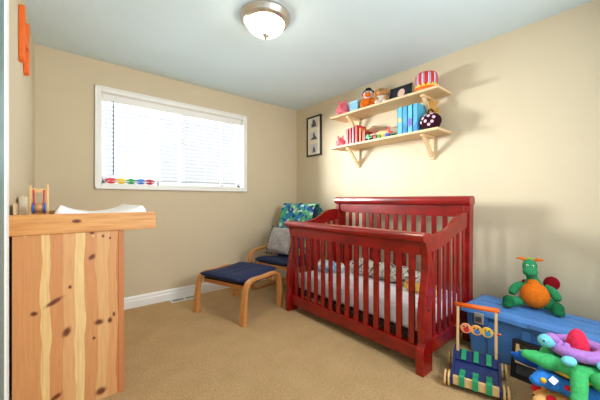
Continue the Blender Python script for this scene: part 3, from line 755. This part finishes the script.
# ------------------------------------------------------------------ armchair
AA = radians(12); ACX, ACY = 2.135, 2.815
ac = thing('armchair', 'bentwood lounge armchair with navy cushion in the corner', 'armchair', (ACX, ACY, 0), AA)   # local -x is the front
side = smoothpts([(.30, .60), (.18, .545), (.0, .505), (-.16, .495), (-.245, .475), (-.285, .42), (-.29, .34), (-.27, .16), (-.255, .06), (-.22, .02), (-.12, .012), (.1, .012), (.34, .012)], 3)
for w0 in (-.34, .285):
    MB().strip(side, lambda u, v, t: (u, t, v), w0, w0 + .055, .024).build('arm_frame', M['birch'], ac, bevel=.004)
    bk_ = smoothpts([(-.24, .33), (-.05, .285), (.10, .27), (.19, .32), (.265, .55), (.335, .80), (.355, .90)], 3); w1 = w0 + (.057 if w0 < 0 else -.032)
    MB().strip(bk_, lambda u, v, t: (u, t, v), w1, w1 + .03, .022).build('seat_frame', M['birch'], ac, bevel=.003)
for (u, z) in ((-.24, .34), (.14, .28)): MB().box((u, 0, z), (.03, .56, .04)).build('cross_rail', M['birch'], ac, bevel=.003)
MB().cushion((-.04, 0, .362), (.50, .54, .10), (0, radians(8), 0), pw=.25).build('seat_cushion', M['navy'], ac, smooth=True, sub=1)
MB().cushion((.225, 0, .68), (.70, .54, .10), (0, radians(-75), 0), pw=.25).build('back_cushion', M['navy'], ac, smooth=True, sub=1)
# blanket thrown over the back
m = N('peacock_print'); co = m.coord(); v = m.n('ShaderNodeTexVoronoi'); v.inputs['Scale'].default_value = 24; v.inputs['Randomness'].default_value = .9; m.l(co, v.inputs['Vector']); sp = m.n('ShaderNodeSeparateColor'); m.l(v.outputs['Color'], sp.inputs[0])
m.base(m.ramp(sp.outputs[0], [(0, lin((30, 80, 150))), (.22, lin((60, 150, 130))), (.42, lin((170, 205, 150))), (.55, lin((40, 120, 170))), (.7, lin((90, 170, 110))), (.85, lin((190, 215, 210))), (.93, lin((24, 50, 100)))], 'CONSTANT')); m.set(Roughness=.95); m.bump(m.noise(co, 40), .4, .005)
def throw():
    path = smoothpts([(.055, .42), (.10, .58), (.175, .84), (.225, .985), (.27, 1.045), (.33, 1.055), (.395, 1.02), (.41, .92), (.40, .78), (.385, .62)], 4)
    mb = MB(); nv = 16; P = []
    for i, (u, z) in enumerate(path):
        row = []
        for j in range(nv + 1):
            w = -.262 + .524 * j / nv + .006 * sin(i * .6); du = .007 * sin(j * 1.7 + i * .5)
            row.append((u + du, w, z + .006 * sin(j * .9)))
        P.append(row)
    vs = [p for r in P for p in r]; fc = []
    for i in range(len(P) - 1):
        for j in range(nv): a = i*(nv+1)+j; fc.append((a, a+1, a+nv+2, a+nv+1))
    mb._add(vs, fc); return mb
tb = throw().build('throw_blanket', m.m, None, smooth=True); sol = tb.modifiers.new('t', 'SOLIDIFY'); sol.thickness = .008
tb.location = ac.location; tb.rotation_euler = ac.rotation_euler
tag(tb, 'green and blue patterned throw draped over the armchair back', 'blanket')
# grey pillow
ca, sa = cos(AA), sin(AA)
def ac_pt(u, v, z): return (ACX + u*ca - v*sa, ACY + u*sa + v*ca, z)
pl = thing('throw_pillow', 'pale grey square pillow leaning on the armchair seat', 'pillow', ac_pt(-.005, .08, .60), AA)
MB().cushion((0, 0, 0), (.34, .36, .13), (0, radians(-68), 0), pw=.4).build('pillow_body', fabric('grey_pillow', (172, 166, 164), .25, 22), pl, smooth=True, sub=1)
pp = [(-.17 + .0425*k, e*.185, 0) for e in (-1, 1) for k in range(9)] + [(-.178, -.16 + .04*k, 0) for k in range(9)]
pom = None
for q in pp:
    q = Euler((0, radians(-68), 0)).to_matrix() @ Vector(q)
    if pom is None: pom = c_ = MB().ell((0, 0, 0), .0095, seg=8, rings=6).build('pompom', M['navy'], pl, smooth=True)
    else: c_ = pom.copy(); COL.objects.link(c_); c_.parent = pl
    c_.location = q

# ------------------------------------------------------------------ blue storage chest
cd = Vector((.05, .9988)); cd.normalize()                       # long axis of the chest
CA = atan2(-cd.x, cd.y)                                         # local +y runs along it
f0 = Vector((2.258, .868))                                      # far front corner of lid
LEN, DEP, LZ = .98, .385, .345
org = f0 - cd * LEN / 2 + Vector((cd.y, -cd.x)) * DEP / 2
tc = thing('storage_chest', 'large blue plastic storage trunk against the right wall', 'toy chest', (org.x, org.y, 0), CA)
hl, hd = LEN / 2, DEP / 2
bmh = .30
def taper(z0, z1, a, b):   # inset a at z0, b at z1
    mb = MB(); v = []
    for z, i in ((z0, a), (z1, b)):
        v += [(-hd + i, -hl + i, z), (hd - i, -hl + i, z), (hd - i, hl - i, z), (-hd + i, hl - i, z)]
    return mb._add(v, [(3, 2, 1, 0), (4, 5, 6, 7), (0, 1, 5, 4), (1, 2, 6, 5), (2, 3, 7, 6), (3, 0, 4, 7)])
bd = taper(.0, .305, .055, .028).build('body', M['bluep'], tc, bevel=.012)
for yy in (.30, .10, -.10, -.30):
    mb = MB(); mb.prism([(yy - .02, .03), (yy + .02, .03), (yy + .024, .27), (yy - .024, .27)], lambda u, v, q: (-hd + .052 - v*.09 - q, u, v), 0, .008)
    mb.build('body_rib', M['bluep'], bd, bevel=.003)
ld = taper(.292, .332, 0, .006).build('lid', M['bluep'], tc, bevel=.008)
taper(.330, .350, .016, .034).build('lid_crown', M['bluep'], ld, bevel=.008)
mb = MB()
for xx in (-.09, 0, .09): mb.box((xx, 0, .3515), (.03, LEN - .16, .006))
mb.build('lid_rib', M['bluep'], ld, bevel=.003)
mb = MB(); mb.box((-hd + .004, -.02, .318), (.02, .20, .034)); mb.build('lid_grip', M['bluep'], ld, bevel=.005)
lt = MB().box((-hd - .003, hl - .13, .275), (.014, .06, .075)).build('latch', M['silver'], tc, bevel=.004)
MB().box((-hd - .012, hl - .13, .272), (.008, .036, .034)).build('latch_tab', M['dark'], lt, bevel=.002)
MB().box((-hd + .016, hl - .13, .278), (.022, .1, .1)).build('latch_recess', M['blued'], tc, bevel=.004)

# ------------------------------------------------------------------ dark wooden toy box frame leaning at the chest front
def chest_pt(u, v, z): a = CA; return (org.x + u*cos(a) - v*sin(a), org.y + u*sin(a) + v*cos(a), z)
fr = thing('toy_rack', 'black framed wooden toy rack leaning against the blue trunk front', 'toy', chest_pt(-hd - .045, .02, 0), CA)
lean = .17; RR = lambda d, y, z: (z*sin(lean) + d, y, z*cos(lean))
W, H_ = .135, .225
def fbar(a, b, d0, d1, mat, nm, par):
    return MB().prism([a, (b[0], a[1]), b, (a[0], b[1])], lambda u, v, d: RR(d, u, v), d0, d1).build(nm, mat, par, bevel=.002)
fbar((W - .018, 0), (W, H_), -.03, .0, M['black'], 'frame_side', fr); fbar((-W, 0), (-W + .018, H_), -.03, .0, M['black'], 'frame_side', fr)
fbar((-W + .018, H_ - .018), (W - .018, H_), -.03, .0, M['black'], 'frame_top', fr); fbar((-W + .018, 0), (W - .018, .018), -.03, 0, M['black'], 'frame_foot', fr)
fbar((-W + .018, .018), (W - .018, H_ - .018), -.004, 0, M['dark'], 'back_board', fr)
fbar((W - .036, .09), (W - .018, H_ - .018), -.026, -.004, M['palewood'], 'wood_post', fr)
for z in (.09, .135, .165): fbar((-W + .018, z), (W - .036, z + (.02 if z < .1 else .008)), -.024, -.006, M['palewood'] if z < .1 else M['silver'], 'wood_slat' if z < .1 else 'metal_slat', fr)

# ------------------------------------------------------------------ push walker
WA = atan2(.30, .954)     # local +x is away from the viewer (depth), local +y to the left
wk = thing('push_walker', 'wooden baby push walker with blue deck and orange handle', 'push toy', (1.945, .655, 0), WA)
hw = .118
for sy_ in (-1, 1):
    MB().prism([(-.165, .035), (.155, .035), (.155, .13), (.02, .13), (-.05, .095), (-.165, .07)], lambda u, v, q: (u, q, v), sy_*hw - .006, sy_*hw + .006).build('side_board', M['bluedk'], wk, bevel=.002)
    MB().box((.105, sy_*(hw - .014), .245), (.02, .016, .35), (0, .08, 0)).build('upright', M['palewood'], wk, bevel=.003)
MB().box((0, 0, .05), (.31, .222, .012)).build('deck', M['bluedk'], wk, bevel=.002)
MB().box((-.055, 0, .078), (.115, .222, .008), (0, -.28, 0)).build('deck_slope', M['bluedk'], wk)
MB().box((.055, 0, .112), (.11, .222, .008), (0, -.18, 0)).build('deck_slope', M['bluedk'], wk)
MB().box((-.152, 0, .057), (.018, .224, .05)).build('front_bar', M['palewood'], wk, bevel=.003)
for k in (-1, 0, 1):
    mb = MB(); st = [(-.166, .035), (-.166, .085), (-.150, .092), (-.10, .078), (-.07, .082)]
    mb.strip(smoothpts(st, 3), lambda u, v, q: (u, q, v), k*.066 - .014, k*.066 + .014, .006); mb.build('green_strap', M['green'], wk)
    mb = MB(); st = [(.0, .112), (.02, .122), (.06, .128), (.095, .135)]
    mb.strip(smoothpts(st, 3), lambda u, v, q: (u, q, v), k*.066 - .013, k*.066 + .013, .006); mb.build('green_strap', M['green'], wk)
hx = .119
MB().tube([(hx, -hw - .004, .412), (hx, hw + .004, .412)], .015, 14).build('handle_bar', M['orange'], wk, smooth=True)
MB().tube([(.108, -hw - .012, .272), (.108, hw + .002, .272)], .005, 8).build('disc_rod', M['palewood'], wk, smooth=True)
faces = [((240, 150, 110), (200, 40, 40)), ((240, 170, 80), (60, 120, 190)), ((236, 190, 70), (60, 140, 200))]
for k, (c1, c2) in enumerate(faces):
    yy = .058 - k*.058; MX = Matrix.Rotation(-pi/2, 3, 'Y')
    d = MB().lathe([(.001, -.007), (.030, -.007), (.033, 0), (.030, .007), (.001, .007)], (.100, yy, .272), 24, MX).build('face_disc', simple('disc_paint', c1, .4, .06), wk, smooth=False, bevel=.001)
    mt_ = simple('disc_mark', c2, .4, .05)
    mb = MB(); mb.lathe([(.001, 0), (.016, 0), (.016, .0015), (.001, .0015)], (.0925, yy - .004, .266), 16, MX); mb.build('muzzle_mark', mt_, d)
    for s_ in (-1, 1): MB().lathe([(.001, 0), (.0045, 0), (.0045, .002), (.001, .002)], (.0925, yy + s_*.010, .285), 10, MX).build('eye_mark', EYE, d)
MB().ell((.100, -.118, .272), (.006, .012, .006)).build('rod_end', M['red'], wk, smooth=True)
wheel_prof = [(.004, -.006), (.038, -.006), (.043, -.002), (.043, .002), (.038, .006), (.004, .006)]
for xx in (-.125, .125):
    for s_ in (-1, 1):
        for q, off in enumerate((.016, .036)):
            w_ = MB().lathe(wheel_prof, (xx, s_*(hw + off), .043), 24, Matrix.Rotation(pi/2, 3, 'X')).build('wheel', M['palewood'], wk)
    MB().tube([(xx, -hw - .042, .043), (xx, hw + .042, .043)], .006, 8).build('axle', M['dark'], wk)

# ------------------------------------------------------------------ dragon on the chest
M['drg'] = fabric('dragon_green', (52, 142, 92)); M['drgd'] = fabric('dragon_dark_green', (30, 108, 66)); M['dro'] = fabric('dragon_orange', (230, 118, 28)); M['maroon'] = fabric('maroon_plush', (140, 14, 30))
dg = thing('dragon_plush', 'green dragon plush with round orange belly sitting on the blue trunk', 'plush toy', (2.525, .490, .356), radians(-76)); dg.scale = (.86, .86, .9)
mb = MB(); mb.ell((0, .01, .105), (.092, .085, .11))
mb.tube([(0, 0, .18), (-.012, -.006, .24), (-.022, -.012, .285)], [.052, .038, .036], 12)
mb.ell((-.025, -.012, .315), (.052, .05, .056)); mb.ell((-.025, -.05, .282), (.052, .055, .04)); mb.ell((-.025, -.02, .35), (.03, .03, .022))
plush('body', mb, M['drg'], dg, .009)
plush('belly', MB().ell((.004, -.024, .102), (.098, .09, .098)).ell((-.005, -.035, .195), (.04, .026, .035)), M['dro'], dg, .009)
for s_ in (-1, 1):
    plush('arm', MB().tube([(s_*.065, 0, .17), (s_*.108, -.01, .15), (s_*.135, -.02, .115), (s_*.145, -.04, .09)], [.028, .032, .034, .028], 10), M['drg'], dg, .009)
    fo = .02 if s_ > 0 else 0
    lg = plush('leg', MB().tube([(s_*.07, -.02, .045), (s_*.12, -.06, .042), (s_*.15 - fo, -.085, .045)], [.036, .036, .04], 10), M['drg'], dg, .009)
    plush('foot', MB().ell((s_*.165 - fo*1.5, -.105, .046), (.044, .034, .048), (0, 0, s_*.5)).ell((s_*.168 - fo*1.5, -.115, .022), (.042, .047, .024)), M['drgd'], lg, .009)
    hn = MB().tube([(-.025 + s_*.022, -.005, .352), (-.025 + s_*.045, -.006, .372), (-.025 + s_*.085, -.008, .370)], [.010, .012, .006], 8).build('horn', M['dro'], dg, smooth=True)
    MB().ell((-.025 + s_*.017, -.057, .326), (.008, .006, .010)).build('eye', M['white'], dg, smooth=True)
    MB().ell((-.025 + s_*.016, -.0625, .326), (.0045, .003, .006)).build('pupil', EYE, dg, smooth=True)
    MB().ell((-.025 + s_*.014, -.093, .295), .005).build('nostril', M['drgd'], dg, smooth=True)
plush('wing', MB().ell((.115, .06, .19), (.055, .03, .055)).ell((.10, .05, .16), (.04, .025, .04)), M['maroon'], dg, .009)
plush('wing', MB().ell((-.05, .085, .155), (.035, .025, .04)), M['maroon'], dg, .009)
MB().ell((-.025, .005, .368), (.022, .016, .014)).build('hair_tuft', fabric('yellow_green', (150, 180, 70)), dg, smooth=True)
mb = MB(); mb.tube([(0, .09, .05), (.05, .14, .035), (.12, .15, .03), (.17, .12, .03)], [.045, .036, .026, .012], 10); plush('tail', mb, M['drg'], dg, .009)

# ------------------------------------------------------------------ plush stacking animals
SC = Vector((1.945, .208, 0)); SA = -TH; SS = .80      # local +x is to the right of the photo, local +y away
lav = fabric('lavender_plush', (176, 124, 200)); aqua = fabric('aqua_plush', (120, 206, 220)); mint = fabric('green_plush', (70, 178, 104)); skyp = fabric('sky_plush', (52, 128, 216)); peach = fabric('orange_soft_plush', (246, 166, 88)); redp = fabric('red_plush', (214, 34, 46)); yel = fabric('golden_plush', (234, 186, 50)); coral = fabric('coral_red_plush', (232, 52, 84))
# base post
bs = thing('stacking_base', 'red plush base with coral cone tip poking through the animal stack', 'toy', SC, SA); bs.scale = (SS, SS, SS)
mb = MB(); mb.lathe([(.01, 0), (.15, 0), (.17, .05), (.15, .105), (.05, .117), (.045, .125), (.045, .41)], seg=28); mb.build('base_cushion', redp, bs, smooth=True)
plush('cone', MB().lathe([(.01, .39), (.054, .41), (.056, .47), (.049, .525), (.036, .563), (.017, .584), (.004, .59)], seg=24), coral, bs, .008)
# orange animal
t = thing('orange_animal_plush', 'orange plush animal ring at the bottom of the stack', 'plush toy', SC + Vector((0, 0, SS * (.095/SS))), SA, 'stacking animals'); t.scale = (SS, SS, SS)
plush('body', MB().torus((0, 0, .05), .125, .065, 30, 12, .75).ell((-.20, -.02, .055), (.075, .07, .05)), peach, t, .01)
MB().ell((-.255, -.045, .055), (.045, .04, .042)).build('muzzle', fabric('pale_orange', (250, 190, 120)), t, smooth=True)
for yy in (-.075, .03): MB().ell((-.225, yy, .088), (.028, .022, .024)).build('ear', redp, t, smooth=True)
plush('leg', MB().ell((-.06, -.17, .03), (.045, .05, .032)).ell((.12, -.16, .03), (.045, .05, .032)), peach, t, .01)
for yy in (-.075, -.015): MB().ell((-.278, yy, .075), .006).build('eye', EYE, t, smooth=True)
# blue animal
t = thing('blue_animal_plush', 'bright blue plush animal between orange ring and green crocodile', 'plush toy', SC + Vector((0, 0, SS * (.178/SS))), SA, 'stacking animals'); t.scale = (SS, SS, SS)
plush('body', MB().torus((0, 0, .05), .135, .06, 30, 12, .8).ell((-.19, -.03, .065), (.062, .06, .05)), skyp, t, .01)
h = plush('head', MB().ell((-.225, -.02, .075), (.055, .05, .045)).ell((-.272, -.025, .068), (.036, .038, .03)), skyp, t, .009)
MB().ell((-.258, -.058, .088), (.016, .014, .016)).build('eye_patch', yel, h, smooth=True)
mb = MB(); mb.tube([(-.09, .15, .065), (-.17, .165, .08), (-.245, .165, .105), (-.295, .155, .145)], [.042, .036, .026, .010], 10)
for k in range(3): mb.ell((-.16 - .035*k, .165, .115 + .010*k), (.013, .013, .02))
plush('tail', mb, fabric('deep_blue_plush', (36, 92, 178)), t, .009)
MB().box((-.222, -.086, .104), (.040, .032, .004), (.55, -.45, .3)).build('care_tag', M['white'], t)
MB().ell((-.162, -.115, .078), (.018, .018, .013)).build('red_spot', redp, t, smooth=True)
# crocodile
t = thing('crocodile_plush', 'green plush crocodile with golden belly in the animal stack', 'plush toy', SC + Vector((0, 0, SS * (.262/SS))), SA, 'stacking animals'); t.scale = (SS, SS, SS)
bdy = MB().torus((0, 0, .055), .13, .055, 30, 12, .8).ell((-.17, .0, .06), (.08, .06, .045)).ell((-.225, .04, .07), (.05, .045, .038)).ell((-.262, .06, .075), (.035, .035, .028))
bdy.tube([(-.09, -.10, .06), (-.135, -.15, .05), (-.178, -.195, .012), (-.192, -.21, -.018)], [.042, .042, .038, .034], 10).ell((-.200, -.218, -.024), (.042, .042, .028)); plush('body', bdy, mint, t, .01)
h = plush('head', MB().ell((-.055, -.20, .055), (.052, .052, .05)).ell((-.01, -.235, .045), (.055, .045, .034)), mint, t, .009)
MB().ell((-.078, -.244, .068), (.007, .006, .008)).build('eye', EYE, h, smooth=True)
plush('belly', MB().torus((0, 0, .034), .135, .045, 30, 12, .7), yel, t, .01)
# turtle
t = thing('turtle_plush', 'lavender plush turtle ring with aqua feet on top of the stack', 'plush toy', SC + Vector((0, 0, SS * (.332/SS))), SA, 'stacking animals'); t.scale = (SS, SS, SS)
plush('body', MB().torus((.004, 0, .053), .112, .042, 30, 12, .85).ell((-.105, .03, .075), (.04, .035, .035)), lav, t, .009)
h = plush('head', MB().ell((-.158, .035, .085), (.05, .045, .04)), aqua, t, .009)
plush('cap', MB().ell((-.132, .03, .102), (.036, .04, .034)), lav, t, .009)
MB().ell((-.095, -.03, .082), (.020, .018, .022)).build('ear', lav, t, smooth=True)
for (x, y) in ((-.150, -.105), (-.005, -.165), (.13, .12), (-.02, .155)):
    plush('foot', MB().ell((x, y, .035), (.045, .036, .026), (0, 0, .3)), aqua, t, .009)
for yy in (.01, .065): MB().ell((-.198, yy, .095), .006).build('eye', EYE, h, smooth=True)

# ------------------------------------------------------------------ light
def area(name, loc, rot, sx, sy_, power, col=(1, 1, 1)):
    l = bpy.data.lights.new(name, 'AREA'); l.shape = 'RECTANGLE'; l.size = sx; l.size_y = sy_; l.energy = power; l.color = col
    o = bpy.data.objects.new(name, l); COL.objects.link(o); o.location = loc; o.rotation_euler = rot; return o
def aim(o, p): o.rotation_euler = (Vector(p) - o.location).to_track_quat('-Z', 'Y').to_euler()
aim(area('sky_daylight', (-1.0, 5.4, 2.05), (0, 0, 0), 1.5, 1.2, 365, (.93, .97, 1.0)), (1.25, YB, 1.65))
aim(area('ground_bounce', (1.3, 5.2, .35), (0, 0, 0), 3.2, 1.6, 140, (.84, .94, 1.0)), (1.1, 2.6, 2.44))
aim(area('added_fill', (1.5, -.7, 1.75), (0, 0, 0), .9, .9, 19, (.96, .98, 1)), (-.1, 1.7, 1.5))  # unseen fill lamp, added out of view to brighten dresser and left wall
W_ = bpy.data.worlds.new('world'); S.world = W_; W_.use_nodes = True
bgn = W_.node_tree.nodes['Background']; bgn.inputs[0].default_value = (.88, .95, 1, 1); bgn.inputs[1].default_value = .33

cam = bpy.data.cameras.new('camera'); co_ = bpy.data.objects.new('camera', cam); COL.objects.link(co_)
co_.location = (0, 0, CAMH); co_.rotation_euler = (pi / 2, 0, -TH); cam.sensor_width = 36; cam.lens = 36 * F / 600; cam.clip_start = .02
S.camera = co_
S.view_settings.view_transform = 'Standard'; S.view_settings.look = 'None'; S.view_settings.gamma = 1; S.view_settings.exposure = 1.62
S.view_settings.use_curve_mapping = False
S.cycles.max_bounces = 10; S.cycles.diffuse_bounces = 6; S.cycles.transparent_max_bounces = 12; S.cycles.use_denoising = True
S.cycles.sample_clamp_indirect = 6
